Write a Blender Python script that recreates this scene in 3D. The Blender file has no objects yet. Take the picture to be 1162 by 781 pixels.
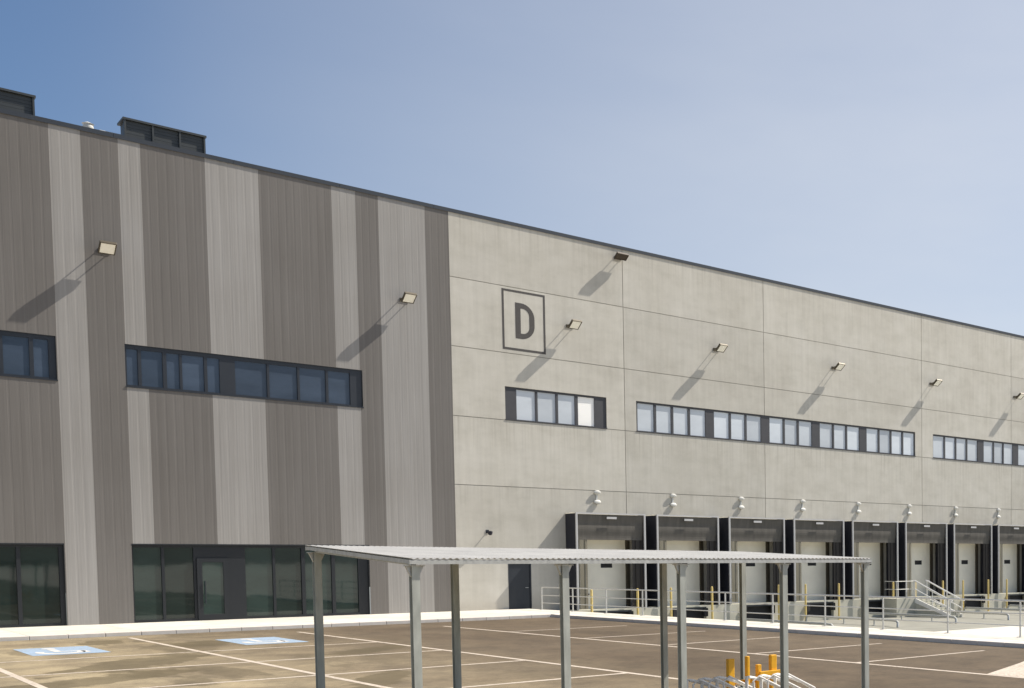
import bpy, math, random
from mathutils import Vector, Matrix
random.seed(7)
SC = bpy.context.scene
COL = SC.collection
WY = 52.26            # facade plane
EYE = 2.454
HT = 18.6
WALK = 0.12

# ------------------------------------------------------------------ helpers
ORG={}
class MB:
    def __init__(s): s.v=[]; s.f=[]; s.m=[]; s.t=[]; s.tone=1.0
    def quad(s, a,b,c,d, m=0):
        i=len(s.v); s.v += [tuple(a),tuple(b),tuple(c),tuple(d)]; s.f.append((i,i+1,i+2,i+3)); s.m.append(m); s.t.append(s.tone)
    def poly(s, pts, m=0):
        i=len(s.v); s.v += [tuple(p) for p in pts]; s.f.append(tuple(range(i,i+len(pts)))); s.m.append(m); s.t.append(s.tone)
    def box(s, x0,x1,y0,y1,z0,z1, m=0, M=None):
        P=[Vector(p) for p in ((x0,y0,z0),(x1,y0,z0),(x1,y1,z0),(x0,y1,z0),(x0,y0,z1),(x1,y0,z1),(x1,y1,z1),(x0,y1,z1))]
        if M is not None: P=[M@p for p in P]
        i=len(s.v); s.v += [tuple(p) for p in P]
        for f in ((0,3,2,1),(4,5,6,7),(0,1,5,4),(1,2,6,5),(2,3,7,6),(3,0,4,7)):
            s.f.append(tuple(i+k for k in f)); s.m.append(m); s.t.append(s.tone)
    def tube(s, a, b, r, n=10, m=0, r2=None, caps=True):
        a=Vector(a); b=Vector(b); d=(b-a)
        if d.length<1e-6: return
        d.normalize(); u=d.orthogonal().normalized(); w=d.cross(u); r2=r if r2 is None else r2
        i=len(s.v)
        for P,R in ((a,r),(b,r2)):
            for k in range(n):
                t=2*math.pi*k/n; s.v.append(tuple(P+u*R*math.cos(t)+w*R*math.sin(t)))
        for k in range(n):
            j=(k+1)%n; s.f.append((i+k,i+j,i+n+j,i+n+k)); s.m.append(m); s.t.append(s.tone)
        if caps:
            s.f.append(tuple(i+k for k in reversed(range(n)))); s.m.append(m); s.t.append(s.tone)
            s.f.append(tuple(i+n+k for k in range(n))); s.m.append(m); s.t.append(s.tone)
    def path(s, pts, r, n=8, m=0):
        pts=[Vector(p) for p in pts]; i=len(s.v); N=len(pts); up=None
        for k,P in enumerate(pts):
            d=(pts[min(k+1,N-1)]-pts[max(k-1,0)]).normalized()
            if up is None: up=d.orthogonal().normalized()
            u=(up-d*up.dot(d)).normalized(); up=u; w=d.cross(u)
            for q in range(n):
                t=2*math.pi*q/n; s.v.append(tuple(P+u*r*math.cos(t)+w*r*math.sin(t)))
        for k in range(N-1):
            for q in range(n):
                j=(q+1)%n; s.f.append((i+k*n+q,i+k*n+j,i+(k+1)*n+j,i+(k+1)*n+q)); s.m.append(m); s.t.append(s.tone)
        s.f.append(tuple(i+q for q in reversed(range(n)))); s.m.append(m); s.t.append(s.tone)
        s.f.append(tuple(i+(N-1)*n+q for q in range(n))); s.m.append(m); s.t.append(s.tone)
    def lathe(s, c, prof, n=20, m=0, M=None):
        c=Vector(c); i=len(s.v)
        for (r,z) in prof:
            for k in range(n):
                t=2*math.pi*k/n; p=Vector((r*math.cos(t),r*math.sin(t),z))
                if M is not None: p=M@p
                s.v.append(tuple(c+p))
        for a in range(len(prof)-1):
            for k in range(n):
                j=(k+1)%n; s.f.append((i+a*n+k,i+a*n+j,i+(a+1)*n+j,i+(a+1)*n+k)); s.m.append(m); s.t.append(s.tone)
        s.f.append(tuple(i+k for k in reversed(range(n)))); s.m.append(m); s.t.append(s.tone)
        e=i+(len(prof)-1)*n; s.f.append(tuple(e+k for k in range(n))); s.m.append(m); s.t.append(s.tone)
    def build(s, name, mats, parent=None, smooth=False, bevel=0):
        org=ORG.get(parent.as_pointer(),Vector((0,0,0))) if parent is not None else Vector((0,0,0))
        me=bpy.data.meshes.new(name); me.from_pydata([tuple(Vector(p)-org) for p in s.v],[],s.f)
        if not isinstance(mats,(list,tuple)): mats=[mats]
        for m in mats: me.materials.append(m)
        me.polygons.foreach_set('material_index', s.m)
        at=me.attributes.new('tone','FLOAT','FACE'); at.data.foreach_set('value', s.t)
        me.update()
        o=bpy.data.objects.new(name, me); COL.objects.link(o)
        if smooth:
            me.polygons.foreach_set('use_smooth',[True]*len(me.polygons)); me.set_sharp_from_angle(angle=math.radians(40))
        if bevel:
            b=o.modifiers.new('bevel','BEVEL'); b.width=bevel; b.segments=2; b.limit_method='ANGLE'
        if parent is not None:
            o.parent=parent; ORG[o.as_pointer()]=org
        return o

def thing(name, label, cat, loc=(0,0,0), group=None):
    o=bpy.data.objects.new(name,None); COL.objects.link(o); o.location=loc
    o.empty_display_size=.3; ORG[o.as_pointer()]=Vector(loc)
    o['label']=label; o['category']=cat
    if group: o['group']=group
    return o
def tag(o,label,cat,group=None):
    o['label']=label; o['category']=cat
    if group: o['group']=group
    return o
def struct(o,label=None,cat=None):
    o['kind']='structure'
    if label: o['label']=label
    if cat: o['category']=cat
    return o
def dup(root, dx, label):
    r=root.copy(); COL.objects.link(r); r.location=root.location+Vector(dx); r['label']=label
    def rec(a,b):
        for ch in list(a.children):
            if ch is b: continue
            c=ch.copy(); COL.objects.link(c); c.parent=b; rec(ch,c)
    rec(root,r)
    return r

# ------------------------------------------------------------------ materials
def nmat(name):
    m=bpy.data.materials.new(name); m.use_nodes=True; nt=m.node_tree
    return m, nt, nt.nodes['Principled BSDF']
def N(nt,t,**k):
    n=nt.nodes.new(t)
    for a,v in k.items(): setattr(n,a,v)
    return n
def simple(name, col, rough=.6, metal=0, var=.12, scale=3, bump=0, spec=.5, coat=0, stretch=(1,1,1)):
    m,nt,b=nmat(name); L=nt.links
    tc=N(nt,'ShaderNodeTexCoord'); mp=N(nt,'ShaderNodeMapping'); mp.inputs['Scale'].default_value=stretch
    L.new(tc.outputs['Object'],mp.inputs['Vector'])
    no=N(nt,'ShaderNodeTexNoise'); no.inputs['Scale'].default_value=scale; no.inputs['Detail'].default_value=6
    L.new(mp.outputs[0],no.inputs['Vector'])
    mr=N(nt,'ShaderNodeMapRange'); mr.inputs['From Min'].default_value=.25; mr.inputs['From Max'].default_value=.75
    mr.inputs['To Min'].default_value=1-var; mr.inputs['To Max'].default_value=1+var
    L.new(no.outputs[0],mr.inputs['Value'])
    at=N(nt,'ShaderNodeAttribute'); at.attribute_name='tone'
    mu=N(nt,'ShaderNodeMath',operation='MULTIPLY'); L.new(mr.outputs[0],mu.inputs[0]); L.new(at.outputs['Fac'],mu.inputs[1])
    vm=N(nt,'ShaderNodeVectorMath',operation='SCALE'); vm.inputs[0].default_value=col[:3]
    L.new(mu.outputs[0],vm.inputs['Scale']); L.new(vm.outputs[0],b.inputs['Base Color'])
    b.inputs['Roughness'].default_value=rough; b.inputs['Metallic'].default_value=metal
    b.inputs['Specular IOR Level'].default_value=spec; b.inputs['Coat Weight'].default_value=coat
    if bump:
        bp=N(nt,'ShaderNodeBump'); bp.inputs['Strength'].default_value=bump; bp.inputs['Distance'].default_value=.02
        L.new(no.outputs[0],bp.inputs['Height']); L.new(bp.outputs[0],b.inputs['Normal'])
    return m

def ramp(nt, fac, stops):
    r=N(nt,'ShaderNodeValToRGB'); e=r.color_ramp.elements
    e[0].position=stops[0][0]; e[0].color=(*stops[0][1],1); e[1].position=stops[-1][0]; e[1].color=(*stops[-1][1],1)
    for p,c in stops[1:-1]:
        k=e.new(p); k.color=(*c,1)
    nt.links.new(fac,r.inputs[0]); return r.outputs[0]
def noise(nt, vec, scale, detail=5, rough=.55):
    n=N(nt,'ShaderNodeTexNoise'); n.inputs['Scale'].default_value=scale; n.inputs['Detail'].default_value=detail
    n.inputs['Roughness'].default_value=rough; nt.links.new(vec,n.inputs['Vector']); return n.outputs[0]
def mapping(nt, scale, rot=(0,0,0), loc=(0,0,0)):
    tc=N(nt,'ShaderNodeTexCoord'); mp=N(nt,'ShaderNodeMapping')
    mp.inputs['Scale'].default_value=scale; mp.inputs['Rotation'].default_value=rot; mp.inputs['Location'].default_value=loc
    nt.links.new(tc.outputs['Object'],mp.inputs['Vector']); return mp.outputs[0]
def mul(nt,a,b):
    m=N(nt,'ShaderNodeMix',data_type='RGBA',blend_type='MULTIPLY'); m.inputs[0].default_value=1
    nt.links.new(a,m.inputs[6]); nt.links.new(b,m.inputs[7]); return m.outputs[2]
def mix(nt,f,a,b):
    m=N(nt,'ShaderNodeMix',data_type='RGBA')
    nt.links.new(f,m.inputs[0])
    for k,v in ((6,a),(7,b)):
        if isinstance(v,tuple): m.inputs[k].default_value=(*v,1)
        else: nt.links.new(v,m.inputs[k])
    return m.outputs[2]
def maprange(nt,v,a,b,c,d):
    n=N(nt,'ShaderNodeMapRange'); 
    for k,x in zip(('From Min','From Max','To Min','To Max'),(a,b,c,d)): n.inputs[k].default_value=x
    nt.links.new(v,n.inputs['Value']); return n.outputs[0]

def concrete_panels():
    m,nt,b=nmat('precast_concrete')
    v1=mapping(nt,(1,1,1)); big=noise(nt,v1,.35,6,.6)
    v2=mapping(nt,(.7,1,1.3)); mid=noise(nt,v2,1.1,7,.62)
    v3=mapping(nt,(5,1,.35)); streak=noise(nt,v3,.8,5,.6)
    v4=mapping(nt,(1,1,1)); fine=noise(nt,v4,38,3,.6)
    c=ramp(nt,big,[(.3,(.485,.465,.41)),(.5,(.53,.512,.455)),(.72,(.56,.543,.49))])
    c=mul(nt,c,ramp(nt,mid,[(.28,(.89,.89,.88)),(.5,(.99,.99,.99)),(.75,(1.06,1.06,1.07))]))
    c=mul(nt,c,ramp(nt,streak,[(.3,(.94,.94,.94)),(.7,(1.05,1.05,1.05))]))
    c=mul(nt,c,ramp(nt,fine,[(.3,(.95,.95,.95)),(.7,(1.04,1.04,1.04))]))
    tco=N(nt,'ShaderNodeTexCoord'); sz=N(nt,'ShaderNodeSeparateXYZ'); nt.links.new(tco.outputs['Object'],sz.inputs[0])
    drip=noise(nt,mapping(nt,(7,1,.12),loc=(2,0,4)),1.0,5,.6)
    for (za,zb,zc,k) in ((7.2,9.2,9.26,.5),(16.6,18.55,18.7,.35),(4.7,6.0,6.05,.25)):
        g1=N(nt,'ShaderNodeMath',operation='MULTIPLY'); nt.links.new(maprange(nt,sz.outputs[2],za,zb,0,1),g1.inputs[0]); nt.links.new(maprange(nt,sz.outputs[2],zb,zc,1,0),g1.inputs[1])
        g2=N(nt,'ShaderNodeMath',operation='MULTIPLY'); nt.links.new(g1.outputs[0],g2.inputs[0]); nt.links.new(maprange(nt,drip,.5,.68,0,k),g2.inputs[1])
        c=mix(nt,g2.outputs[0],c,(.30,.28,.235))
    g3=N(nt,'ShaderNodeMath',operation='MULTIPLY'); nt.links.new(maprange(nt,sz.outputs[2],.95,.12,0,1),g3.inputs[0]); nt.links.new(maprange(nt,mid,.35,.65,.1,.6),g3.inputs[1])
    c=mix(nt,g3.outputs[0],c,(.33,.30,.25))
    at=N(nt,'ShaderNodeAttribute'); at.attribute_name='tone'
    vm=N(nt,'ShaderNodeVectorMath',operation='SCALE'); nt.links.new(c,vm.inputs[0]); nt.links.new(at.outputs['Fac'],vm.inputs['Scale'])
    nt.links.new(vm.outputs[0],b.inputs['Base Color']); b.inputs['Roughness'].default_value=.82; b.inputs['Specular IOR Level'].default_value=.3
    bp=N(nt,'ShaderNodeBump'); bp.inputs['Strength'].default_value=.05; bp.inputs['Distance'].default_value=.01
    nt.links.new(fine,bp.inputs['Height']); nt.links.new(bp.outputs[0],b.inputs['Normal'])
    return m
def cladding(name,col):
    m,nt,b=nmat(name)
    v=mapping(nt,(5,1,.10)); s=noise(nt,v,.9,6,.65)
    v2=mapping(nt,(22,1,.3),loc=(3,0,1)); s2=noise(nt,v2,1.1,4,.6)
    v3=mapping(nt,(1,1,1)); s3=noise(nt,v3,.25,4,.5)
    base=N(nt,'ShaderNodeRGB'); base.outputs[0].default_value=(*col,1)
    c=mul(nt,base.outputs[0],ramp(nt,s,[(.3,(.91,.905,.90)),(.7,(1.09,1.09,1.095))]))
    c=mul(nt,c,ramp(nt,s2,[(.3,(.93,.93,.93)),(.7,(1.07,1.07,1.07))]))
    c=mul(nt,c,ramp(nt,s3,[(.3,(.94,.93,.92)),(.7,(1.05,1.05,1.06))]))
    nt.links.new(c,b.inputs['Base Color']); b.inputs['Roughness'].default_value=.55; b.inputs['Specular IOR Level'].default_value=.35
    return m
def asphalt():
    m,nt,b=nmat('worn_asphalt')
    v=mapping(nt,(1,1,1))
    geo=N(nt,'ShaderNodeNewGeometry'); sep=N(nt,'ShaderNodeSeparateXYZ'); nt.links.new(geo.outputs['Position'],sep.inputs[0])
    big=noise(nt,v,.16,5,.55); mid=noise(nt,v,1.3,8,.65); fine=noise(nt,v,45,4,.75); sp=noise(nt,v,160,2,.6)
    c=ramp(nt,big,[(.3,(.108,.081,.053)),(.5,(.130,.099,.066)),(.7,(.156,.121,.082))])
    # paler surface toward the left end of the lot
    left=maprange(nt,sep.outputs[0],15,5,0,.9)
    wob=noise(nt,v,.5,4,.6); lw=N(nt,'ShaderNodeMath',operation='MULTIPLY'); nt.links.new(left,lw.inputs[0]); nt.links.new(maprange(nt,wob,.3,.7,.4,1.2),lw.inputs[1])
    c=mix(nt,lw.outputs[0],c,(.40,.33,.21))
    c=mul(nt,c,ramp(nt,mid,[(.25,(.72,.73,.75)),(.5,(1,1,1)),(.78,(1.2,1.19,1.17))]))
    c=mul(nt,c,ramp(nt,fine,[(.3,(.74,.74,.74)),(.7,(1.24,1.24,1.24))]))
    c=mul(nt,c,ramp(nt,sp,[(.35,(.85,.85,.85)),(.7,(1.12,1.12,1.12))]))
    gr=noise(nt,v,7,6,.8); c=mul(nt,c,ramp(nt,gr,[(.3,(.80,.80,.81)),(.5,(1.0,1.0,1.0)),(.7,(1.2,1.19,1.18))]))
    # dried water and oil stains, drawn out along the driving direction
    vs=mapping(nt,(.5,.17,1),rot=(0,0,math.radians(-35)),loc=(1.7,.6,0)); st=noise(nt,vs,.95,5,.55)
    sf=maprange(nt,st,.56,.60,0,.5)
    lm=N(nt,'ShaderNodeMath',operation='MULTIPLY'); nt.links.new(sf,lm.inputs[0]); nt.links.new(maprange(nt,sep.outputs[0],14,7,.12,1),lm.inputs[1])
    c=mix(nt,lm.outputs[0],c,(.088,.071,.042))
    # dark elongated patches in the bays nearest the glazed front
    wob2=noise(nt,v,.9,6,.62)
    for (sx,sy,ra,rb,ang) in ((6.6,33.2,3.6,.95,54),(4.6,28.6,3.2,.85,38),(9.3,39.4,1.5,.9,60),(7.3,42.4,1.3,.6,75),(11.8,33.0,2.0,.6,40),(2.2,24.5,2.6,.9,50),(8.9,24.3,2.2,.55,60)):
        mp=N(nt,'ShaderNodeMapping',vector_type='TEXTURE'); mp.inputs['Location'].default_value=(sx,sy,0); mp.inputs['Rotation'].default_value=(0,0,math.radians(ang)); mp.inputs['Scale'].default_value=(ra,rb,1)
        nt.links.new(geo.outputs['Position'],mp.inputs[0])
        ln=N(nt,'ShaderNodeVectorMath',operation='LENGTH'); nt.links.new(mp.outputs[0],ln.inputs[0])
        sm=N(nt,'ShaderNodeMath',operation='ADD'); nt.links.new(ln.outputs['Value'],sm.inputs[0]); nt.links.new(maprange(nt,wob2,.25,.75,-.55,.55),sm.inputs[1])
        c=mix(nt,maprange(nt,sm.outputs[0],1.02,.86,0,.72),c,(.115,.092,.052))
    vt=mapping(nt,(.35,.10,1),rot=(0,0,math.radians(-8)),loc=(5,2,0)); tt=noise(nt,vt,2.2,6,.6)
    c=mul(nt,c,ramp(nt,tt,[(.3,(.84,.84,.86)),(.7,(1.12,1.11,1.09))]))
    nt.links.new(c,b.inputs['Base Color']); b.inputs['Roughness'].default_value=.9; b.inputs['Specular IOR Level'].default_value=.25
    bp=N(nt,'ShaderNodeBump'); bp.inputs['Strength'].default_value=.5; bp.inputs['Distance'].default_value=.008
    nt.links.new(fine,bp.inputs['Height']); nt.links.new(bp.outputs[0],b.inputs['Normal'])
    return m
def paint(name,col,wear=.5):
    m,nt,b=nmat(name); v=mapping(nt,(1,1,1)); w=noise(nt,v,14,8,.75); big=noise(nt,v,1.1,5,.6)
    f=N(nt,'ShaderNodeMath',operation='MULTIPLY'); nt.links.new(maprange(nt,w,.42,.62,.0,1),f.inputs[0]); nt.links.new(maprange(nt,big,.3,.7,.1,wear*1.7),f.inputs[1])
    c=mix(nt,f.outputs[0],col,(.2,.155,.1))
    nt.links.new(c,b.inputs['Base Color']); b.inputs['Roughness'].default_value=.8
    return m
def glass(name,col,rough=.04,tint=.25,coat=0):
    m,nt,b=nmat(name); v=mapping(nt,(.5,1,1.2)); n=noise(nt,v,1.0,4,.6)
    at=N(nt,'ShaderNodeAttribute'); at.attribute_name='tone'
    base=N(nt,'ShaderNodeRGB'); base.outputs[0].default_value=(*col,1)
    c=mul(nt,base.outputs[0],ramp(nt,n,[(.3,(1-tint,)*3),(.7,(1+tint,)*3)]))
    vm=N(nt,'ShaderNodeVectorMath',operation='SCALE'); nt.links.new(c,vm.inputs[0]); nt.links.new(at.outputs['Fac'],vm.inputs['Scale'])
    nt.links.new(vm.outputs[0],b.inputs['Base Color']); b.inputs['Roughness'].default_value=rough; b.inputs['IOR'].default_value=1.5
    b.inputs['Coat Weight'].default_value=coat
    n2=noise(nt,mapping(nt,(1,1,1)),.9,2,.5); bp=N(nt,'ShaderNodeBump'); bp.inputs['Strength'].default_value=.06; bp.inputs['Distance'].default_value=.02
    nt.links.new(n2,bp.inputs['Height']); nt.links.new(bp.outputs[0],b.inputs['Normal'])
    return m
def translucent(name,col):
    m,nt,b=nmat(name); out=nt.nodes['Material Output']
    t=N(nt,'ShaderNodeBsdfTranslucent'); t.inputs[0].default_value=(*col,1); ms=N(nt,'ShaderNodeMixShader'); ms.inputs[0].default_value=.8
    b.inputs['Base Color'].default_value=(*col,1); b.inputs['Roughness'].default_value=.6
    nt.links.new(b.outputs[0],ms.inputs[1]); nt.links.new(t.outputs[0],ms.inputs[2]); nt.links.new(ms.outputs[0],out.inputs[0]); return m

M={}
M['panel']=concrete_panels()
M['joint']=simple('joint_sealant',(.33,.32,.29),.9)
M['clad_d']=cladding('dark_grey_cladding',(.158,.149,.138))
M['clad_l']=cladding('light_grey_cladding',(.31,.302,.287))
M['asphalt']=asphalt()
M['white_paint']=paint('white_road_paint',(.66,.57,.47),.6)
M['symbol_paint']=simple('white_symbol_paint',(.66,.64,.60),.8,var=.15,scale=6)
M['blue_paint']=paint('blue_road_paint',(.34,.46,.60),.45)
M['slab']=simple('pale_concrete_slab',(.69,.645,.56),.85,var=.16,scale=2.2,bump=.1)
M['kerb']=simple('kerb_concrete',(.66,.61,.55),.85,var=.08,scale=4,bump=.15)
M['yard']=simple('yard_concrete',(.28,.275,.235),.9,var=.16,scale=.7,bump=.1)
M['dock']=simple('dock_concrete',(.50,.49,.41),.9,var=.15,scale=1.5,bump=.1)
M['darkmetal']=simple('anthracite_aluminium',(.028,.033,.042),.4,.2,var=.05)
M['cap']=simple('blue_grey_metal_cap',(.035,.043,.055),.5,.2,var=.08,scale=1)
M['roof']=simple('roof_membrane',(.4,.4,.4),.8)
M['louvre']=simple('dark_green_grey_louvre',(.045,.052,.055),.5,.2,var=.1)
M['glass_up']=glass('painted_sky_window_glass',(.055,.075,.11),.05,.2)  # blue of the reflected sky is painted into the base colour
M['glass_gr']=glass('painted_reflection_shop_glass',(.020,.034,.031),.03,.2)  # green-grey of the mirrored surroundings is put into the base colour
M['frame']=simple('near_black_frame',(.010,.013,.017),.5,0,var=.05)
M['poly']=glass('milky_window_pane',(.59,.64,.69),.3,.07,.3)
M['poly_w']=glass('white_blind_pane',(.95,.95,.92),.5,.04)
M['blank']=simple('dark_blank_panel',(.05,.052,.06),.6,var=.1)
M['signpaint']=simple('dark_sign_paint',(.075,.07,.068),.8,var=.12,scale=9)
M['galv']=simple('galvanised_steel',(.50,.51,.49),.5,.25,var=.18,scale=14,stretch=(1,1,.4))
M['galv_post']=simple('weathered_galvanised_steel',(.42,.44,.40),.6,.15,var=.22,scale=9,stretch=(1,1,.3))
M['sheet']=simple('corrugated_sheet',(.62,.60,.55),.6,.05,var=.14,scale=2.5)
M['housing']=simple('bronze_lamp_housing',(.09,.075,.05),.5,.3)
M['lens']=simple('pale_lamp_glass',(.97,.96,.88),.25,0,var=.02)
M['black']=simple('black_fabric',(.016,.017,.026),.75,var=.2,scale=2)
M['rubber']=simple('black_rubber',(.02,.02,.021),.8,var=.3,scale=5)
M['curtain']=simple('grey_brown_curtain',(.105,.098,.086),.8,var=.22,scale=1.6,stretch=(3,1,.6),bump=.3)
M['sidecurtain']=simple('olive_grey_curtain',(.20,.185,.14),.8,var=.2,scale=1.6,stretch=(3,1,.6),bump=.3)
M['shell_top']=translucent('milky_plastic_roof',(.85,.83,.76))
M['shadecurtain']=simple('shaded_brown_curtain',(.045,.04,.036),.85,var=.2,scale=1.6,stretch=(3,1,.6))  # right side curtain: shade inside the shelter is put into this darker colour
M['alu']=simple('white_aluminium',(.5,.5,.5),.45,.1,var=.05)
M['dockdoor']=simple('cream_sectional_door',(.88,.84,.72),.5,var=.07,scale=1)
M['stair_rail']=simple('bright_white_rail',(.85,.84,.81),.45,0,var=.05)
M['yellow']=simple('yellow_paint',(.72,.55,.2),.5,var=.12,scale=8)
M['orange']=simple('yellow_orange_plastic',(.85,.44,.02),.45,var=.12,scale=6)
M['whitelamp']=simple('white_lamp_plastic',(.62,.62,.58),.5,var=.03)
M['white_rail']=simple('pale_galvanised_rail',(.56,.56,.53),.5,.1,var=.1,scale=8)
M['brown']=simple('dark_bronze',(.055,.04,.028),.5,.2)
M['seal']=simple('brown_door_reveal',(.06,.05,.035),.8,var=.2)

# ------------------------------------------------------------------ ground
g=MB()
g.quad((-900,-900,0),(24.0,-900,0),(24.0,45.6,0),(-900,45.6,0))
g.quad((-900,45.6,0),(-60,45.6,0),(-60,2500,0),(-900,2500,0))
g.quad((-60,120,0),(2500,120,0),(2500,2500,0),(-60,2500,0))
struct(g.build('ground',M['asphalt']))
# loading yard: flat slab near, ramp down, sunken dock floor
y=MB()
SX0=26.05
y.quad((24.0,-900,0),(2500,-900,0),(2500,14,0),(24.0,14,0),0)
y.quad((SX0,14,0),(2500,14,0),(2500,26,0),(SX0,26,0),0)
y.quad((SX0,26,0),(2500,26,0),(2500,38,-1.2),(SX0,38,-1.2),1)
y.quad((SX0,38,-1.2),(2500,38,-1.2),(2500,WY+1,-1.2),(SX0,WY+1,-1.2),1)
y.quad((110,WY+1,-.002),(2500,WY+1,-.002),(2500,120,-.002),(110,120,-.002),1)
struct(y.build('loading_yard',[M['slab'],M['yard']]))
# walkway along the facade and raised footpath beside the yard (kerb stones at edges)
w=MB()
x=-60.0
while x<23.74:
    for (ya,yb_) in ((45.95,49.0),(49.0,WY+.3)):
        w.tone=random.uniform(.90,1.05); w.box(x+.008,min(x+2.992,23.75),ya+.008,yb_-.008,-.3,WALK)
    x+=3
w.tone=.5; w.box(-60,23.745,45.96,WY+.29,-.32,WALK-.02)
struct(w.build('pavement',M['slab']))
w=MB()
yy=14.0
while yy<WY+.2:
    w.tone=random.uniform(.90,1.05); w.box(24.15,SX0,yy+.008,min(yy+2.992,WY+.3),-1.4,WALK); yy+=3
w.tone=.5; w.box(24.16,SX0-.01,14.02,WY+.29,-1.42,WALK-.02); w.tone=1
w.box(23.75,24.15,45.95,WY+.3,-.3,WALK-.001)
struct(w.build('footpath',M['slab']))
w=MB()
x=-60.0
while x<23.7:
    w.tone=random.uniform(.93,1.05); w.box(x+.005,min(x+.995,23.75),45.7,45.945,-.3,WALK+.004); x+=1
yy=14.0
while yy<45.6:
    w.tone=random.uniform(.93,1.05); w.box(23.9,24.145,yy+.005,yy+.995,-.3,WALK+.004); yy+=1
w.box(23.755,24.145,45.7,45.945,-.3,WALK+.004)
struct(w.build('kerb',M['kerb'],bevel=.015))
# painted lines
p=MB(); LW=.075; ZL=.004
def line(x0,y0,x1,y1,wd=.07,z=ZL):
    d=Vector((x1-x0,y1-y0,0)).normalized(); n=Vector((-d.y,d.x,0))*wd
    a=Vector((x0,y0,z)); b_=Vector((x1,y1,z)); p.quad(a-n,b_-n,b_+n,a+n)
for (lx,ya,yb) in ((-.9,5,44),(3.83,5,44.2),(8.4,5,44.3),(13.08,19.6,43.2),(17.93,6,42.6)): line(lx,ya,lx,yb)
for cy in (35.8,31.1,26.3,21.6):
    for a,b_ in ((-.9+LW,3.83-LW),(3.83+LW,8.4-LW),(8.4+LW,13.08-LW)): line(a,cy,b_,cy,.085)
for cy in (16.9,12.2): line(3.83+LW,cy,8.4-LW,cy,.065)
for cy in (37.4,32.35,27.95,23.55,19.6): line(17.93+LW,cy,22.6,cy,.065)
p.poly([(18.02,14.45,ZL),(23.5,16.3,ZL),(23.5,18.1,ZL),(20.4,16.6,ZL),(18.02,15.55,ZL)])
struct(p.build('parking_line',M['white_paint']))
# blue accessible bay markings
for k,(bx,by) in enumerate(((5.85,39.3),(10.85,39.3))):
    b=MB(); b.quad((bx-.85,by-1.7,ZL),(bx+.85,by-1.7,ZL),(bx+.85,by+1.7,ZL),(bx-.85,by+1.7,ZL))
    o=b.build('bay_marking',M['blue_paint'])
    struct(o)
    s=MB(); z=ZL*2
    R0,R1=.55,.36; n=28
    for i in range(n):     # wheel arc
        a0=math.radians(150+220*i/n); a1=math.radians(150+220*(i+1)/n)
        f=lambda r,a:(bx-.1+r*math.cos(a), by-.6+1.5*r*math.sin(a), z)
        s.quad(f(R1,a0),f(R0,a0),f(R0,a1),f(R1,a1))
    s.quad((bx-.22,by-.5,z),(bx-.04,by-.5,z),(bx-.04,by+.75,z),(bx-.22,by+.75,z))
    s.quad((bx-.04,by-.5,z),(bx+.35,by-.5,z),(bx+.35,by-.3,z),(bx-.04,by-.3,z))
    s.quad((bx+.35,by-1.15,z),(bx+.5,by-1.15,z),(bx+.5,by-.3,z),(bx+.35,by-.3,z))
    s.poly([(bx-.13+.16*math.cos(t*math.pi/8),by+1.1+.24*math.sin(t*math.pi/8),z) for t in range(16)])
    s.build('wheelchair_symbol',M['symbol_paint'],o)

# ------------------------------------------------------------------ warehouse
WH=thing('warehouse','large pale concrete and striped grey metal logistics warehouse with a row of loading docks','warehouse',(20,WY,0))
def rects_minus(x0,x1,z0,z1,holes):
    xs={x0,x1}; zs={z0,z1}
    for h in holes:
        for v in h[:2]:
            if x0<v<x1: xs.add(v)
        for v in h[2:]:
            if z0<v<z1: zs.add(v)
    xs=sorted(xs); zs=sorted(zs); out=[]
    for i in range(len(xs)-1):
        run=None
        for j in range(len(zs)-1):
            cx=(xs[i]+xs[i+1])/2; cz=(zs[j]+zs[j+1])/2
            inside=any(h[0]<cx<h[1] and h[2]<cz<h[3] for h in holes)
            if inside: run=None
            else:
                if run is None: run=[xs[i],xs[i+1],zs[j],zs[j+1]]; out.append(run)
                else: run[3]=zs[j+1]
    return out
DOCKX=[28.2+4.63*i for i in range(9)]       # left edge of every dock shelter
DW=3.95
WIN_Z=(9.27,10.85)
wins_r=[(25.2,30.62),(32.36,53.35),(55.05,70.4)]
holes=[(a,b,*WIN_Z) for a,b in wins_r]+[(25.16,26.33,-5,2.36)]
for dx in DOCKX: holes.append((dx+DW/2-1.45,dx+DW/2+1.45,-.02,3.9))
XJ=[22.67,31.68,40.84,53.98,63.3,72.5,81.7,90.9,100]
ZJ=[-1.5,6.04,9.235,12.45,15.62,HT]
cw=MB(); gap=.016
for i in range(len(XJ)-1):
    for j in range(len(ZJ)-1):
        cw.tone=random.uniform(.945,1.055)
        a=XJ[i]+(gap if i else 0); b_=XJ[i+1]-gap; c=ZJ[j]+(gap if j else 0); d=ZJ[j+1]-(gap if j<len(ZJ)-2 else 0)
        for r in rects_minus(a,b_,c,d,holes): cw.box(r[0],r[1],WY,WY+.24,r[2],r[3],0)
cw.tone=1
for r in rects_minus(XJ[0],XJ[-1],-1.5,HT-.02,holes): cw.box(r[0]+.001,r[1]-.001,WY+.035,WY+.23,r[2]+.001,r[3]-.001,1)
cw.build('concrete_wall',[M['panel'],M['joint']],WH)

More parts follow.
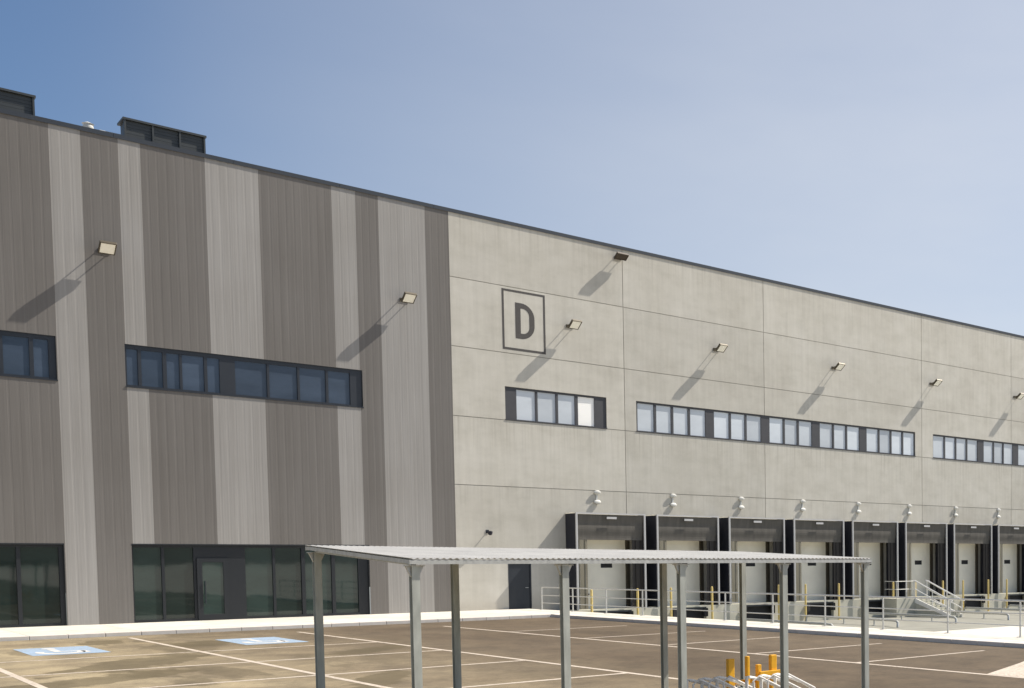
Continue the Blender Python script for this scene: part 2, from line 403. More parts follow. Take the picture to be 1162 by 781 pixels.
# striped profiled cladding
wins_l=[(-4.2,8.0),(10.1,18.72)]
glz=[(-6.0,8.0),(10.08,18.8)]
holesL=[(a,b,9.22,10.84) for a,b in wins_l]+[(a,b,-1,3.16) for a,b in glz]
stripes=[(-22,-14,0),(-14,-11,1),(-11,-6,0),(-6,-3.4,1),(-3.4,-1.2,0),(-1.2,1.5,1),(1.5,4.2,0),(4.2,6.62,0),(6.62,6.62,1),(6.62,8.03,0),(8.03,8.97,1),(8.97,10.13,0),(10.13,10.83,1),(10.83,12.98,0),(12.98,14.87,1),(14.87,17.66,0),(17.66,18.62,1),(18.62,19.57,0),(19.57,21.6,1),(21.6,22.62,0)]
cl=MB()
RW=.30
for (a,b_,mi) in stripes:
    if b_-a<.01: continue
    for r in rects_minus(a,b_,.10,HT,holesL):
        k=math.floor(r[0]/RW)*RW; xs=[]
        while k<r[1]:
            for off,dep in ((0,0),(.22,0),(.235,.0018),(.285,.0018)):
                xx=k+off
                if r[0]<xx<r[1]: xs.append((xx,dep))
            k+=RW
        pts=[(r[0],0)]+xs+[(r[1],0)]
        for q in range(len(pts)-1):
            (xa,da),(xb,db)=pts[q],pts[q+1]
            cl.quad((xa,WY+da,r[2]),(xb,WY+db,r[2]),(xb,WY+db,r[3]),(xa,WY+da,r[3]),mi)
cl.quad((-22,WY+.25,.1),(22.62,WY+.25,.1),(22.62,WY+.25,HT),(-22,WY+.25,HT),0) if False else None
cl.box(22.622,22.66,WY-.002,WY+.2,.1,HT,0)
cl.build('cladding_wall',[M['clad_d'],M['clad_l'],M['darkmetal']],WH)
for r in rects_minus(-22,22.67,-.2,.1,holesL):
    pl=MB(); pl.box(r[0],r[1],WY+.03,WY+.2,r[2],r[3]); pl.build('plinth',M['dock'],WH)
rf=MB()
rf.quad((-22,WY+.2,HT-.4),(100,WY+.2,HT-.4),(100,115,HT-.4),(-22,115,HT-.4))
rf.quad((-22,WY+.2,0),(-22,115,0),(-22,115,HT),(-22,WY+.2,HT))
rf.quad((100,WY+.2,-1.3),(100,115,-1.3),(100,115,HT),(100,WY+.2,HT))
rf.quad((-22,115,0),(100,115,0),(100,115,HT),(-22,115,HT))
rf.build('roof',M['roof'],WH)
cp=MB()
x=-22.0
while x<100:
    cp.box(x,min(x+3.99,100),WY-.035,WY+.4,HT,HT+.12); cp.box(x,min(x+3.99,100),WY-.04,WY-.03,HT-.05,HT+.12); x+=4
cp.build('parapet_cap',M['cap'],WH)

# upper windows
def window(x0,x1,z0,z1,members,panes,fm,pm,bar=.05,top=.1,bot=.04,rec=.05,white=None,label=None):
    """members: list of (xa,xb) solid dark mullions / blank panels"""
    f=MB()
    yb=WY+rec
    f.box(x0,x1,yb,yb+.1,z1-top,z1); f.box(x0,x1,yb,yb+.1,z0,z0+bot)
    f.box(x0-.012,x1+.012,WY-.03,yb-.002,z0-.03,z0+.012)      # sill flashing
    for a,b_ in members: f.box(a,b_,yb-.0,yb+.1,z0+bot,z1-top)
    o=f.build('window',fm,WH)
    if label: o['label']=label
    for i,(a,b_) in enumerate(panes):
        gm=MB(); gm.tone=random.uniform(.80,1.14)
        t=random.uniform(-.004,.004)
        gm.quad((a,yb+.05+t,z0+bot),(b_,yb+.05-t,z0+bot),(b_,yb+.05-t,z1-top),(a,yb+.05+t,z1-top))
        mm=pm
        if white is not None and i==white: mm=M['poly_w']
        po=gm.build('pane',mm,o)
        if white is not None and i==white: po['label']='bright white window pane'
    return o
def gaps(x0,x1,panes):
    out=[]; c=x0
    for a,b_ in panes:
        if a>c+1e-3: out.append((c,a))
        c=b_
    if c<x1-1e-3: out.append((c,x1))
    return out
pan=[(10.16,10.52),(10.63,11.33),(11.46,11.89),(11.98,12.73),(12.84,13.27),(13.82,14.98),(15.07,16.13),(16.22,17.24),(17.34,18.22)]
window(10.1,18.72,9.22,10.84,gaps(10.1,18.72,pan),pan,M['darkmetal'],M['glass_up'],top=.16,bot=.08,rec=.07,label='dark framed window band in the striped cladding')
pan=[(-4.05,-3.1),(-2.98,-1.9),(-1.8,-.9),(-.8,.2),(.3,1.3),(1.42,2.4),(2.5,3.5),(3.62,4.5),(4.62,5.4),(5.5,6.37),(6.47,7.22),(7.34,7.78)]
window(-4.2,8.0,9.22,10.84,gaps(-4.2,8.0,pan),pan,M['darkmetal'],M['glass_up'],top=.16,bot=.08,rec=.07,label='dark framed window band cut by the left edge of the photo')
pan=[(25.79,26.77),(26.88,27.84),(27.96,28.88),(29.04,29.96)]
window(25.2,30.62,*WIN_Z,gaps(25.2,30.62,pan),pan,M['blank'],M['poly'],white=3,label='short window band under the letter sign')
def run(starts):
    out=[]
    for (a,b_,n) in starts:
        wd=(b_-a)/n
        for k in range(n): out.append((a+k*wd+(.07 if k else 0.0),a+(k+1)*wd-(.07 if k<n-1 else 0)))
    return out
pan=run([(32.46,36.76,4),(37.33,40.62,3),(41.24,44.47,3),(45.1,48.37,3),(49.0,53.29,4)])
window(32.36,53.35,*WIN_Z,gaps(32.36,53.35,pan),pan,M['blank'],M['poly'],label='long window band over the first docks')
pan=run([(55.12,59.66,4),(60.32,63.55,3),(64.18,67.4,3),(68.0,70.34,2)])
window(55.05,70.4,*WIN_Z,gaps(55.05,70.4,pan),pan,M['blank'],M['poly'],label='far window band cut by the right edge of the photo')

# ground floor glazing
def shopfront(x0,x1,panes,label):
    f=MB(); yb=WY+.12
    f.box(x0,x1,yb,yb+.12,3.05,3.16); f.box(x0,x1,yb,yb+.12,WALK,WALK+.1)
    for a,b_ in gaps(x0,x1,panes): f.box(a,b_,yb,yb+.12,WALK+.1,3.05)
    f.box(x0,x1,WY-.01,yb-.002,3.14,3.19)
    o=f.build('glazed_front',M['frame'],WH); o['label']=label
    for a,b_ in panes:
        gm=MB(); gm.tone=random.uniform(.7,1.4); t=random.uniform(-.006,.006)
        gm.quad((a,yb+.06+t,WALK+.1),(b_,yb+.06-t,WALK+.1),(b_,yb+.06-t,3.05),(a,yb+.06+t,3.05)); gm.build('pane',M['glass_gr'],o)
    return o
pans=[(10.14,11.06),(11.16,12.14),(13.97,14.98),(15.08,16.08),(16.22,17.27),(17.41,18.36)]
sf=shopfront(10.08,18.8,pans,'dark glazed ground floor front with a door')
# remove the frame block where the door stands: door is set slightly proud of the frame panel
d=MB()
for (a,b_,c,e) in ((12.24,12.42,WALK+.02,2.62),(13.16,13.34,WALK+.02,2.62),(12.42,13.16,2.46,2.62),(12.42,13.16,WALK+.02,WALK+.24)): d.box(a,b_,WY+.06,WY+.115,c,e)
do=d.build('entrance_door',M['frame'],WH)
gm=MB(); gm.tone=1.45; gm.quad((12.42,WY+.09,WALK+.24),(13.16,WY+.09,WALK+.24),(13.16,WY+.09,2.46),(12.42,WY+.09,2.46)); gm.build('pane',M['glass_gr'],do)
hd=MB(); hd.tube((12.5,WY+.02,.8),(12.5,WY+.02,1.7),.018); hd.tube((12.5,WY+.02,.9),(12.5,WY+.08,.9),.012); hd.tube((12.5,WY+.02,1.6),(12.5,WY+.08,1.6),.012); hd.build('handle',M['darkmetal'],do,True)
pans=[(-5.9,-4.6),(-4.5,-3.2),(-3.1,-1.8),(-1.7,-.4),(-.3,1.0),(1.1,2.4),(2.5,3.8),(3.9,5.2),(5.3,6.6),(6.72,7.84)]
shopfront(-6,8.0,pans,'dark glazed ground floor front cut by the left edge')
# staff door
d=MB(); d.box(25.22,26.27,WY+.04,WY+.1,WALK,2.3); o=d.build('staff_door',M['darkmetal'],WH)
d=MB(); d.box(25.16,25.22,WY-.01,WY+.12,WALK,2.36); d.box(26.27,26.33,WY-.01,WY+.12,WALK,2.36); d.box(25.22,26.27,WY-.01,WY+.12,2.3,2.36); d.build('door_frame',M['darkmetal'],o)
d=MB(); d.tube((26.15,WY+.04,1.15),(26.15,WY-.03,1.15),.012); d.tube((26.15,WY-.03,1.15),(26.0,WY-.03,1.15),.012); d.build('handle',M['galv'],o,True)

# dock platform with leveller pits
DF=51.25
dk=MB()
pits=[(dx+DW/2-1.1,dx+DW/2+1.1,-1.0,-.10) for dx in DOCKX]
for r in rects_minus(27.2,100,-1.25,-.02,pits): dk.box(r[0],r[1],DF,WY-.01,r[2],r[3])
dk.build('dock_platform',M['dock'],WH)
for i,dx in enumerate(DOCKX):
    c=dx+DW/2
    b=MB(); b.box(c-1.1,c+1.1,DF+.25,DF+.3,-1.0,-.1); b.box(c-1.05,c+1.05,DF-.02,DF+.24,-.19,-.12,1)
    b.build('dock_leveller',[M['rubber'],M['darkmetal']],WH)
    for s in (-1,1):
        b=MB(); b.box(c+s*1.0-.12,c+s*1.0+.12,DF-.14,DF-.003,-.62,-.16); b.build('bumper',M['rubber'],WH,bevel=.02)
    f=MB()
    xa,xb=c-1.42,c+1.42
    for k in range(7):
        z0=-.01+k*.55; f.box(xa,xb,WY+.06,WY+.12,z0+.008,z0+.542)
    f.box(xa,xb,WY+.07,WY+.11,0,3.84)
    do=f.build('dock_door',M['dockdoor'],WH)
    wn=MB(); wn.box(c-.02,c+.64,WY+.052,WY+.062,2.08,2.36); wn.build('door_window',M['rubber'],do,bevel=.01)
    h=MB(); h.box(c-.9,c-.7,WY+.03,WY+.062,.7,.76); h.build('handle',M['rubber'],do)
    f=MB()
    f.box(c-1.62,c-1.425,WY-.05,WY+.1,-.01,3.9); f.box(c+1.425,c+1.62,WY-.05,WY+.1,-.01,3.9); f.box(c-1.62,c+1.62,WY-.05,WY+.1,3.905,4.1)
    f.build('door_reveal',M['seal'],WH)

# ------------------------------------------------------------------ dock shelters
ords=['first','second','third','fourth','fifth','sixth','seventh','eighth','ninth']
def shelter():
    x0=DOCKX[0]; x1=x0+DW; yf=51.2; T=4.86; c=(x0+x1)/2
    t=thing('dock_shelter','','dock shelter',(c,WY,0),'dock shelters along the wall')
    for s in (0,1):
        xa=x0 if s==0 else x1-.07
        b=MB(); b.box(xa,xa+.07,yf+.08,WY-.003,-.01,T-.05); b.build('side_panel',M['black'],t)
    b=MB(); b.box(x0,x1,yf+.08,WY-.003,T-.05,T-.01); b.build('top_panel',M['shell_top'],t)
    b=MB(); b.box(x0,x0+.09,yf,yf+.08,-.01,T-.07); b.box(x1-.09,x1,yf,yf+.08,-.01,T-.07); b.box(x0,x1,yf,yf+.08,T-.07,T)
    b.build('front_frame',M['alu'],t)
    b=MB(); n=12
    for k in range(n):       # slightly sagging head curtain
        za=T-.08-k*(1.28/n); zb=T-.08-(k+1)*(1.28/n); f=lambda z:yf+.085+.10*((T-z)/1.3)+.012*math.sin(z*9)
        b.quad((x0+.075,f(za),za),(x0+.075,f(zb),zb),(x1-.075,f(zb),zb),(x1-.075,f(za),za))
        b.quad((x1-.075,f(za)+.02,za),(x1-.075,f(zb)+.02,zb),(x0+.075,f(zb)+.02,zb),(x0+.075,f(za)+.02,za))
    b.build('head_curtain',M['curtain'],t)
    for s in (0,1):
        b=MB()
        xa,xb=(x0+.075,x0+.70) if s==0 else (x1-.70,x1-.075)
        m=6
        for k in range(m):
            u0=xa+(xb-xa)*k/m; u1=xa+(xb-xa)*(k+1)/m; w0=.03*math.sin(k*1.9); w1=.03*math.sin((k+1)*1.9)
            b.box(u0,u1,yf+.21+w0,yf+.225+w0,.02,T-.2)
        b.build('side_curtain',M['sidecurtain'] if s==0 else M['shadecurtain'],t)
    b=MB(); b.box(c-.28,c+.28,yf-.012,yf-.002,T-.30,T-.19); b.build('blank_plate',M['alu'],t)
    return t
S0=shelter()
def shl(i):
    if i==0: return 'first dock shelter from the staff door, black sided with white trim'
    if i==8: return 'farthest dock shelter, at the right edge of the photo'
    return ords[i]+' dock shelter from the staff door, black sided with a grey curtain'
S0['label']=shl(0)
for i in range(1,9): dup(S0,(4.63*i,0,0),shl(i))
# yellow bollards
def bollard(x,yy,z,name='bollard'):
    t=thing(name,'','bollard',(x,yy,z),'yellow bollards beside the dock doors')
    b=MB(); b.lathe((x,yy,z),[(.06,0),(.06,2.14),(.05,2.19),(.02,2.21)],14); b.build('post',M['yellow'],t,True)
    b=MB(); b.box(x-.1,x+.1,yy-.1,yy+.1,z,z+.015); b.build('base_plate',M['yellow'],t)
    return t
c0=DOCKX[0]+DW/2
B0=bollard(c0-1.32,51.0,-1.2); B0['label']='yellow bollard left of the first dock door from the staff door'
for i in range(9):
    for s in (-1,1):
        if i==0 and s==-1: continue
        if i==8 and s==1: continue
        side='left' if s<0 else 'right'
        lab='yellow bollard on the %s side of the %s dock door from the staff door'%(side,ords[i])
        dup(B0,(4.63*i+(2.62 if s>0 else 0),0,0),lab)
# dock signal lamps on wall above each shelter
def docklamp():
    x=c0-.22; z=5.7
    t=thing('dock_lamp','','lamp',(x,WY,z),'white lamp pairs above the dock shelters')
    b=MB(); b.box(x-.05,x+.05,WY-.04,WY-.003,z-.36,z+.36); b.build('bracket',M['galv'],t)
    for s in (-1,1):
        b=MB(); R=Matrix.Rotation(math.radians(90+8*s),3,'X')
        b.lathe((x,WY-.03,z+s*.25),[(.05,-.01),(.17,.02),(.20,.07),(.19,.14),(.13,.19),(.04,.2)],24,M=Matrix.Diagonal((1,.6,.55))@R)
        b.build('lamp_dome',M['whitelamp'],t,True)
    return t
L0=docklamp(); L0['label']='white lamp pair on the wall above the first dock shelter from the staff door'
for i in range(1,9):
    dup(L0,(4.55*i,0,0),'white lamp pair on the wall above the '+ords[i]+' dock shelter from the staff door' if i<8 else 'white lamp pair above the farthest dock shelter at the right edge')

# ------------------------------------------------------------------ wall floodlights
def flood(x,z,label,group='floodlights on the facade',scale=1,lens='lens',hm='housing',wide=.52):
    t=thing('floodlight',label,'floodlight',(x,WY,z),group)
    b=MB(); b.box(x-.2,x+.2,WY-.03,WY-.003,z-.1,z+.06)
    for s in (-1,1): b.tube((x+s*.19,WY-.02,z-.02),(x+s*.19,WY-.42,z+.03),.02,8)
    b.build('bracket',M[hm],t)
    T=Matrix.Translation((x,WY-.54*scale,z-.0))@Matrix.Rotation(math.radians(-36),4,'X')
    h=MB(); wd=wide/2
    h.box(-wd,wd,-.27*scale,.27*scale,-.02,.07,0,T)
    h.box(-wd*.5,wd*.5,-.17*scale,.17*scale,.07,.12,0,T)
    for k in range(7): h.box(-wd*.9+k*wd*.3-.008,-wd*.9+k*wd*.3+.008,-.22*scale,.22*scale,.07,.105,0,T)
    for (a,b_,c,d) in ((-wd,wd,-.27*scale,-.235*scale),(-wd,wd,.235*scale,.27*scale),(-wd,-wd+.035,-.235*scale,.235*scale),(wd-.035,wd,-.235*scale,.235*scale)):
        h.box(a,b_,c,d,-.05,-.02,0,T)
    h.build('housing',M[hm],t,bevel=.008)
    l=MB(); l.box(-wd+.036,wd-.036,-.234*scale,.234*scale,-.034,-.021,0,T); l.build('lens',M[lens],t)
    return t
flood(9.58,14.25,'floodlight on the striped cladding above the gap between the two dark windows')
flood(20.6,14.2,'floodlight on the striped cladding just left of the concrete panels')
flood(28.65,14.2,'floodlight just right of the letter sign')
flood(37.5,14.2,'floodlight on the concrete above the start of the long window band')
flood(46.25,14.22,'floodlight on the concrete above the right half of the long window band')
flood(54.95,14.2,'floodlight above the gap between the long and the far window bands')
flood(63.75,14.2,'floodlight at the right edge of the photo')
t=flood(31.42,18.1,'dark brown lamp mounted high up just below the roof edge',None,.72,'brown','brown',.66)
# small wall camera near staff door
t=thing('wall_camera','small dark camera on the concrete wall above and left of the staff door','camera',(24.17,WY,3.83))
b=MB(); b.tube((24.17,WY-.003,3.86),(24.17,WY-.28,3.86),.025); b.box(24.1,24.24,WY-.03,WY-.003,3.78,3.94); b.build('bracket',M['darkmetal'],t)
b=MB(); b.lathe((24.17,WY-.3,3.8),[(.03,-.12),(.09,-.08),(.11,0),(.11,.06),(.05,.09)],16); b.build('dome',M['black'],t,True)

# ------------------------------------------------------------------ letter sign
t=thing('letter_sign','square dark outline with a capital letter D painted on the concrete wall','sign',(26.2,WY,14))
b=MB(); X0,X1,Z0,Z1=25.14,27.34,12.62,15.5; q=.10; ys=WY-.006
b.box(X0,X1,ys,ys+.004,Z1-q,Z1); b.box(X0,X1,ys,ys+.004,Z0,Z0+q*1.1); b.box(X0,X0+q,ys,ys+.004,Z0+q*1.1,Z1-q); b.box(X1-q,X1,ys,ys+.004,Z0+q*1.1,Z1-q)
b.build('border',M['signpaint'],t)
b=MB(); W_,H_=X1-X0,Z1-Z0
xl=X0+.30*W_; xr=X0+.745*W_; zb=Z0+.205*H_; zt=Z0+.80*H_; sw=.27
def dout(xl,xr,zb,zt,n=14):
    R=min((xr-xl)*.78,(zt-zb)*.4); pts=[(xl,zb)]
    cxr=xr-R
    for k in range(n+1):
        a=-math.pi/2+math.pi/2*k/n; pts.append((cxr+R*math.cos(a),zb+R*1.0+R*math.sin(a)))
    for k in range(n+1):
        a=math.pi/2*k/n; pts.append((cxr+R*math.cos(a),zt-R+R*math.sin(a)))
    pts.append((xl,zt)); return pts
O=dout(xl,xr,zb,zt); I=dout(xl+sw,xr-sw*1.0,zb+sw*.95,zt-sw*.95)
for k in range(len(O)):
    j=(k+1)%len(O); b.quad((O[k][0],ys,O[k][1]),(O[j][0],ys,O[j][1]),(I[j][0],ys,I[j][1]),(I[k][0],ys,I[k][1]))
b.build('letter',M['signpaint'],t)

# ------------------------------------------------------------------ roof equipment
def rbox(x0,x1,label,top):
    y0=WY+.55; y1=y0+.9
    t=thing('roof_unit',label,'rooftop unit',((x0+x1)/2,y0,HT-.4),'louvred units on the roof edge')
    b=MB(); b.box(x0+.05,x1-.05,y0+.05,y1-.05,HT-.4,top-.08); b.build('casing',M['louvre'],t)
    b=MB(); z=HT-.3
    while z<top-.12:
        b.box(x0,x1,y0+.03,y0+.05,z+.004,z+.116)
        z+=.12
    k=x0
    while k<x1+.01: b.box(min(k,x1-.06),min(k,x1-.06)+.06,y0-.04,y0+.1,HT-.4,top-.08); k+=(x1-x0)/3
    b.build('louvre',M['louvre'],t)
    b=MB(); b.box(x0-.04,x1+.04,y0-.06,y1+.04,top-.08,top); b.build('cover',M['louvre'],t)
rbox(4.0,7.74,'dark louvred unit on the roof, cut by the left edge of the photo',19.62)
rbox(10.46,13.16,'dark louvred unit on the roof above the long dark window band',19.6)
t=thing('roof_vent','small white ventilator on the roof between the two dark units','ventilator',(9.5,53.8,HT-.4))
b=MB(); b.lathe((9.5,53.8,HT-.4),[(.09,0),(.09,.95)],14); b.build('duct',M['galv'],t,True)
b=MB(); b.lathe((9.5,53.8,HT+.5),[(.1,0),(.15,.03),(.18,.12),(.15,.2),(.20,.24),(.03,.32)],20); b.build('cowl',M['whitelamp'],t,True)
t=thing('roof_rail','thin grey safety rail on the roof beside the dark unit','railing',(9.9,53.2,HT-.4))
b=MB(); b.tube((9.75,53.2,HT+.42),(10.45,53.2,HT+.42),.02); b.build('rail',M['galv'],t)
for xx in (9.76,10.4):
    b=MB(); b.tube((xx,53.2,HT-.4),(xx,53.2,HT+.42),.02); b.build('post',M['galv'],t)

# ------------------------------------------------------------------ guard rail beside the yard
t=thing('guard_rail','long galvanised three bar guard rail on the footpath edge beside the sunken loading yard','railing',(25.85,35,WALK))
ys_=[50.3-2.93*k for k in range(12)]
for yy in ys_:
    b=MB(); b.tube((25.85,yy,WALK),(25.85,yy,WALK+1.08),.03,10); b.box(25.77,25.93,yy-.08,yy+.08,WALK,WALK+.015); b.build('post',M['white_rail'],t)
for z,r in ((1.08,.026),(.70,.018),(.34,.018)):
    b=MB(); b.tube((25.85,ys_[0],WALK+z),(25.85,ys_[-1],WALK+z),r,10); b.build('rail',M['white_rail'],t)

# ------------------------------------------------------------------ yard stairs
t=thing('yard_stairs','steel and concrete stairs with pale sloping handrails leading down from the docks','stairs',(51.5,49,-1.2))
b=MB(); b.box(49.3,52.1,50.0,DF-.003,-1.2,-.03); b.build('landing',M['dock'],t)
b=MB(); ns=8; y0=50.0; run_=.42; rise=1.17/ns
for k in range(ns-1):
    b.box(50.95,52.05,y0-(k+1)*run_,y0-k*run_-.004,-1.2,-.03-(k+1)*rise)
b.build('flight',M['dock'],t)
yb=y0-(ns-1)*run_
for xx in (50.95,52.05):
    b=MB()
    b.path([(xx,y0+.1,1.07),(xx,y0-.05,1.05),(xx,yb-.1,-.12),(xx,yb-.3,-.12)],.05)
    b.path([(xx,y0,.55),(xx,yb-.1,-.62)],.035)
    for f in (0,.5,1): 
        yy=y0+(yb-.1-y0)*f; zz=1.05+(-.12-1.05)*f; b.tube((xx,yy,zz-1.1),(xx,yy,zz),.026)
    b.build('handrail',M['stair_rail'],t,True)
    s=MB(); 
    P=[(y0,-.03),(y0,-.33),(yb-.1,-1.2),(yb-.1,-1.0)]
    for dx in (-.03,.03): s.poly([(xx+dx,a,c) for a,c in (P if dx<0 else P[::-1])])
    s.quad((xx-.03,*P[0]),(xx+.03,*P[0]),(xx+.03,*P[3]),(xx-.03,*P[3])); s.build('stringer',M['stair_rail'],t)
b=MB()
for z in (1.05,.55): b.tube((49.35,50.08,z),(50.9,50.08,z),.022); b.tube((49.35,50.08,z),(49.35,51.1,z),.022)
for xx in (49.35,50.88): b.tube((xx,50.08,-.03),(xx,50.08,1.05),.024)
b.build('landing_rail',M['white_rail'],t)

# wheel guides on yard floor
def guide(x,label):
    t=thing('wheel_guide',label,'wheel guide',(x,45,-1.2),'curved steel wheel guides in front of the docks')
    b=MB(); pts=[(x-.55,42.6,-1.2),(x-.48,42.65,-.95),(x-.35,42.9,-.86),(x,43.8,-.86),(x,50.6,-.86),(x,50.75,-.9),(x,50.8,-1.2)]
    b.path(pts,.07,10); b.build('tube',M['galv'],t,True)
    for yy in (45,47.5):
        b=MB(); b.tube((x,yy,-1.2),(x,yy,-.9),.04); b.box(x-.1,x+.1,yy-.1,yy+.1,-1.2,-1.185); b.build('foot',M['galv'],t)
    return t
G0=guide(c0-1.45,'steel wheel guide on the yard floor before the first dock from the staff door')
for i in range(1,8): dup(G0,(4.63*i,0,0),'steel wheel guide on the yard floor before the '+ords[i]+' dock from the staff door')

# ------------------------------------------------------------------ flat roofed shelter in the car park
t=thing('parking_canopy','open galvanised steel canopy with a low corrugated roof standing in the car park','canopy',(9.4,15.7,0))
FX=[5.55,7.52,9.37,11.28,13.22]; FY=14.0; BY=17.42
def zt(x,yy): return 2.497-.003*(x-5.5)+(yy-FY)*(.185/(BY-FY))-.012*(x-5.5)*(yy-FY)/(BY-FY)*.6
RX0,RX1,RY0,RY1=5.46,13.12,13.9,17.6
b=MB(); nx=int((RX1-RX0)/.02); ny=4
def wv(i): return .006 if (i%4) in (0,1) else -.006
for i in range(nx):
    for j in range(ny):
        xa=RX0+(RX1-RX0)*i/nx; xb=RX0+(RX1-RX0)*(i+1)/nx; ya=RY0+(RY1-RY0)*j/ny; yb_=RY0+(RY1-RY0)*(j+1)/ny
        b.quad((xa,ya,zt(xa,ya)+wv(i)),(xb,ya,zt(xb,ya)+wv(i+1)),(xb,yb_,zt(xb,yb_)+wv(i+1)),(xa,yb_,zt(xa,yb_)+wv(i)))
ro=b.build('roof_sheet',M['sheet'],t)
so=ro.modifiers.new('thick','SOLIDIFY'); so.thickness=.006; so.offset=-1
def beam(name,p0,p1,h,wd,parent,mat='galv'):
    p0=Vector(p0); p1=Vector(p1); d=(p1-p0).normalized(); n=Vector((-d.y,d.x,0)).normalized()*wd/2; u=Vector((0,0,h))
    b=MB(); A=[p0-n-u,p0+n-u,p0+n,p0-n]; B=[p1-n-u,p1+n-u,p1+n,p1-n]
    b.quad(A[3],A[2],A[1],A[0]); b.quad(*B)
    for k in range(4): b.quad(A[k],A[(k+1)%4],B[(k+1)%4],B[k])
    return b.build(name,M[mat],parent)
beam('fascia',(RX0,RY0+.03,zt(RX0,RY0)-.016),(RX1,RY0+.03,zt(RX1,RY0)-.016),.055,.05,t)
beam('fascia',(RX0,RY1-.03,zt(RX0,RY1)-.016),(RX1,RY1-.03,zt(RX1,RY1)-.016),.055,.05,t)
beam('gable_trim',(RX0+.02,RY0+.06,zt(RX0,RY0)-.016),(RX0+.02,RY1-.06,zt(RX0,RY1)-.016),.05,.035,t)
beam('gable_trim',(RX1-.02,RY0+.06,zt(RX1,RY0)-.016),(RX1-.02,RY1-.06,zt(RX1,RY1)-.016),.05,.035,t)
for i,x in enumerate(FX):
    xe=min(x,RX1-.08)
    beam('rafter',(xe,FY-.0,zt(xe,FY)-.018),(xe,BY,zt(xe,BY)-.018),.075,.05,t)
    for yy in (FY,BY):
        top=zt(xe,yy)-.10
        pm=MB(); s=.047; th=.009
        px=xe
        pm.box(px-s,px+s,yy-s,yy-s+th,0,top); pm.box(px-s,px+s,yy+s-th,yy+s,0,top); pm.box(px-th/2,px+th/2,yy-s+th,yy+s-th,0,top)
        pm.build('post',M['galv_post'],t)
        b=MB(); b.box(px-.13,px+.13,yy-.13,yy+.13,.002,.016)
        for sx in (-1,1):
            for sy in (-1,1): b.tube((px+sx*.1,yy+sy*.1,.016),(px+sx*.1,yy+sy*.1,.05),.012,6)
        b.build('base_plate',M['galv_post'],t)
        b=MB()
        for sx in (-1,1):
            A=[(px+sx*s,top-.13),(px+sx*(s+.06),top),(px+sx*s,top)]
            for o_ in (-.02,.02):
                b.poly([(a,yy+o_,z) for a,z in (A if (o_<0)==(sx>0) else A[::-1])])
            b.quad((A[0][0],yy-.02,A[0][1]),(A[1][0],yy-.02,A[1][1]),(A[1][0],yy+.02,A[1][1]),(A[0][0],yy+.02,A[0][1]))
        b.box(px-s-.07,px+s+.07,yy-s,yy+s,top,top+.012)
        b.build('gusset',M['galv'],t)
for yy in (15.1,16.3):
    beam('purlin',(RX0+.06,yy,zt(RX0,yy)-.018),(RX1-.06,yy,zt(RX1,yy)-.018),.035,.05,t)

# cycle racks under the canopy
def rack(x,yy,label):
    t=thing('cycle_rack',label,'bicycle rack',(x,yy,0),'silver cycle racks under the canopy')
    for k in range(3):
        b=MB(); xx=x+.0+k*.30; pts=[]
        for a in range(13):
            u=a/12; pts.append((xx-.30+.95*u, yy+.05*math.sin(u*6), .50-.42*u+ .07*math.sin(u*math.pi)))
        b.path([(xx-.30,yy,.03)]+pts+[(xx+.62,yy-.12,.03)],.028,10)
        b.path([(xx-.22,yy-.10,.03),(xx-.24,yy-.1,.42),(xx-.12,yy-.1,.5),(xx+.5,yy-.1,.2),(xx+.56,yy-.1,.03)],.018,8)
        b.build('wheel_hoop',M['stair_rail'],t,True)
    b=MB(); b.box(x-.35,x+1.25,yy-.15,yy-.10,.0,.04); b.box(x-.35,x+1.25,yy+.12,yy+.17,.0,.04); b.build('base_rail',M['galv'],t)
rack(10.75,15.5,'silver hoop cycle rack under the canopy, left of the yellow barrier')
rack(11.7,15.15,'silver hoop cycle rack standing in front of the yellow barrier')
# yellow barrier
t=thing('yellow_barrier','low yellow orange steel barrier with wide uprights under the canopy','barrier',(12,15.75,0))
for (x,wd,z0,z1) in ((11.5,.13,0,.76),(11.86,.06,0,.78),(12.42,.13,0,.77)):
    b=MB(); b.box(x-wd/2,x+wd/2,15.7,15.78,z0,z1); b.build('upright',M['orange'],t,bevel=.012)
b=MB(); b.box(12.08,12.62,15.66,15.695,.42,.50); b.box(11.42,12.5,15.785,15.82,.30,.37); b.build('crossbar',M['orange'],t,bevel=.008)
b=MB(); b.box(12.06,12.14,15.7,15.78,0,.62); b.build('upright',M['orange'],t,bevel=.01)

# ------------------------------------------------------------------ light, sky, camera
VEIL=(7.5,7.6,7.7)
sv=Vector((.85,-.245,1)).normalized()
el=math.asin(sv.z); az=math.atan2(sv.x,sv.y)
wd=bpy.data.worlds.new('World'); SC.world=wd; wd.use_nodes=True; nt=wd.node_tree
bg=nt.nodes['Background']; sk=nt.nodes.new('ShaderNodeTexSky'); sk.sky_type='NISHITA'; sk.sun_disc=False
sk.sun_elevation=el; sk.sun_rotation=az; sk.altitude=0; sk.air_density=1.0; sk.dust_density=1.2; sk.ozone_density=5
tc=nt.nodes.new('ShaderNodeTexCoord'); sp=nt.nodes.new('ShaderNodeSeparateXYZ'); nt.links.new(tc.outputs['Generated'],sp.inputs[0])
mpw=nt.nodes.new('ShaderNodeMapping'); mpw.inputs['Scale'].default_value=(1,1,3.2); nt.links.new(tc.outputs['Generated'],mpw.inputs[0])
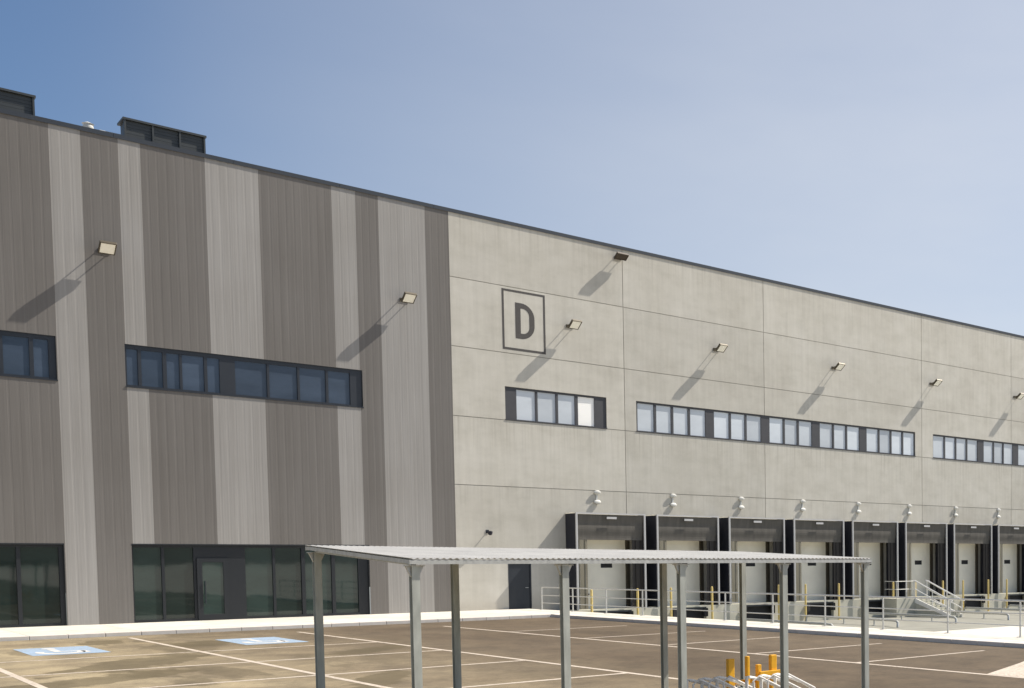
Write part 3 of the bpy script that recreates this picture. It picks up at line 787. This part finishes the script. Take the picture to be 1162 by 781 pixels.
nz=noise(nt,mpw.outputs[0],1.6,5,.55)
va=N(nt,'ShaderNodeFloatCurve'); cu=va.mapping.curves[0]
cu.points[0].location=(0,0); cu.points[1].location=(1,.68)
for q in ((.12,.0),(.26,.15),(.44,.31),(.74,.53)): cu.points.new(*q)
va.mapping.update(); nt.links.new(sp.outputs[0],va.inputs['Value'])
ad=N(nt,'ShaderNodeMath',operation='MULTIPLY_ADD'); nt.links.new(va.outputs[0],ad.inputs[0]); nt.links.new(maprange(nt,nz,.3,.7,.82,1.18),ad.inputs[1]); ad.inputs[2].default_value=0
# thin high cloud veil, denser toward the sun side
veil=mix(nt,ad.outputs[0],sk.outputs[0],VEIL)
nt.links.new(veil,bg.inputs[0]); bg.inputs[1].default_value=.088
ld=bpy.data.lights.new('sun','SUN'); ld.energy=4.95; ld.angle=math.radians(.5); ld.color=(1,.925,.82)
lo=bpy.data.objects.new('sun',ld); COL.objects.link(lo); lo.rotation_mode='QUATERNION'; lo.rotation_quaternion=sv.to_track_quat('Z','Y'); lo.location=(40,0,60)

yaw,pitch,roll=8.09265772e-01,-4.67660128e-02,-4.82986811e-03
F=Vector((math.sin(yaw)*math.cos(pitch),math.cos(yaw)*math.cos(pitch),math.sin(pitch)))
R=Vector((math.cos(yaw),-math.sin(yaw),0)); U=R.cross(F)
R2=R*math.cos(roll)+U*math.sin(roll); U2=-R*math.sin(roll)+U*math.cos(roll)
cd=bpy.data.cameras.new('camera'); co=bpy.data.objects.new('camera',cd); COL.objects.link(co)
mw=Matrix((R2,U2,-F)).transposed().to_4x4(); mw.translation=Vector((0,0,EYE)); co.matrix_world=mw
cd.sensor_fit='HORIZONTAL'; cd.sensor_width=36; cd.lens=36*1271.98/1162
cd.shift_x=(581-1056.85)/1162; cd.shift_y=(693.97-390.5)/1162
cd.clip_start=.1; cd.clip_end=6000
SC.camera=co
SC.view_settings.view_transform='Standard'; SC.view_settings.look='None'; SC.view_settings.gamma=1; SC.view_settings.exposure=.4
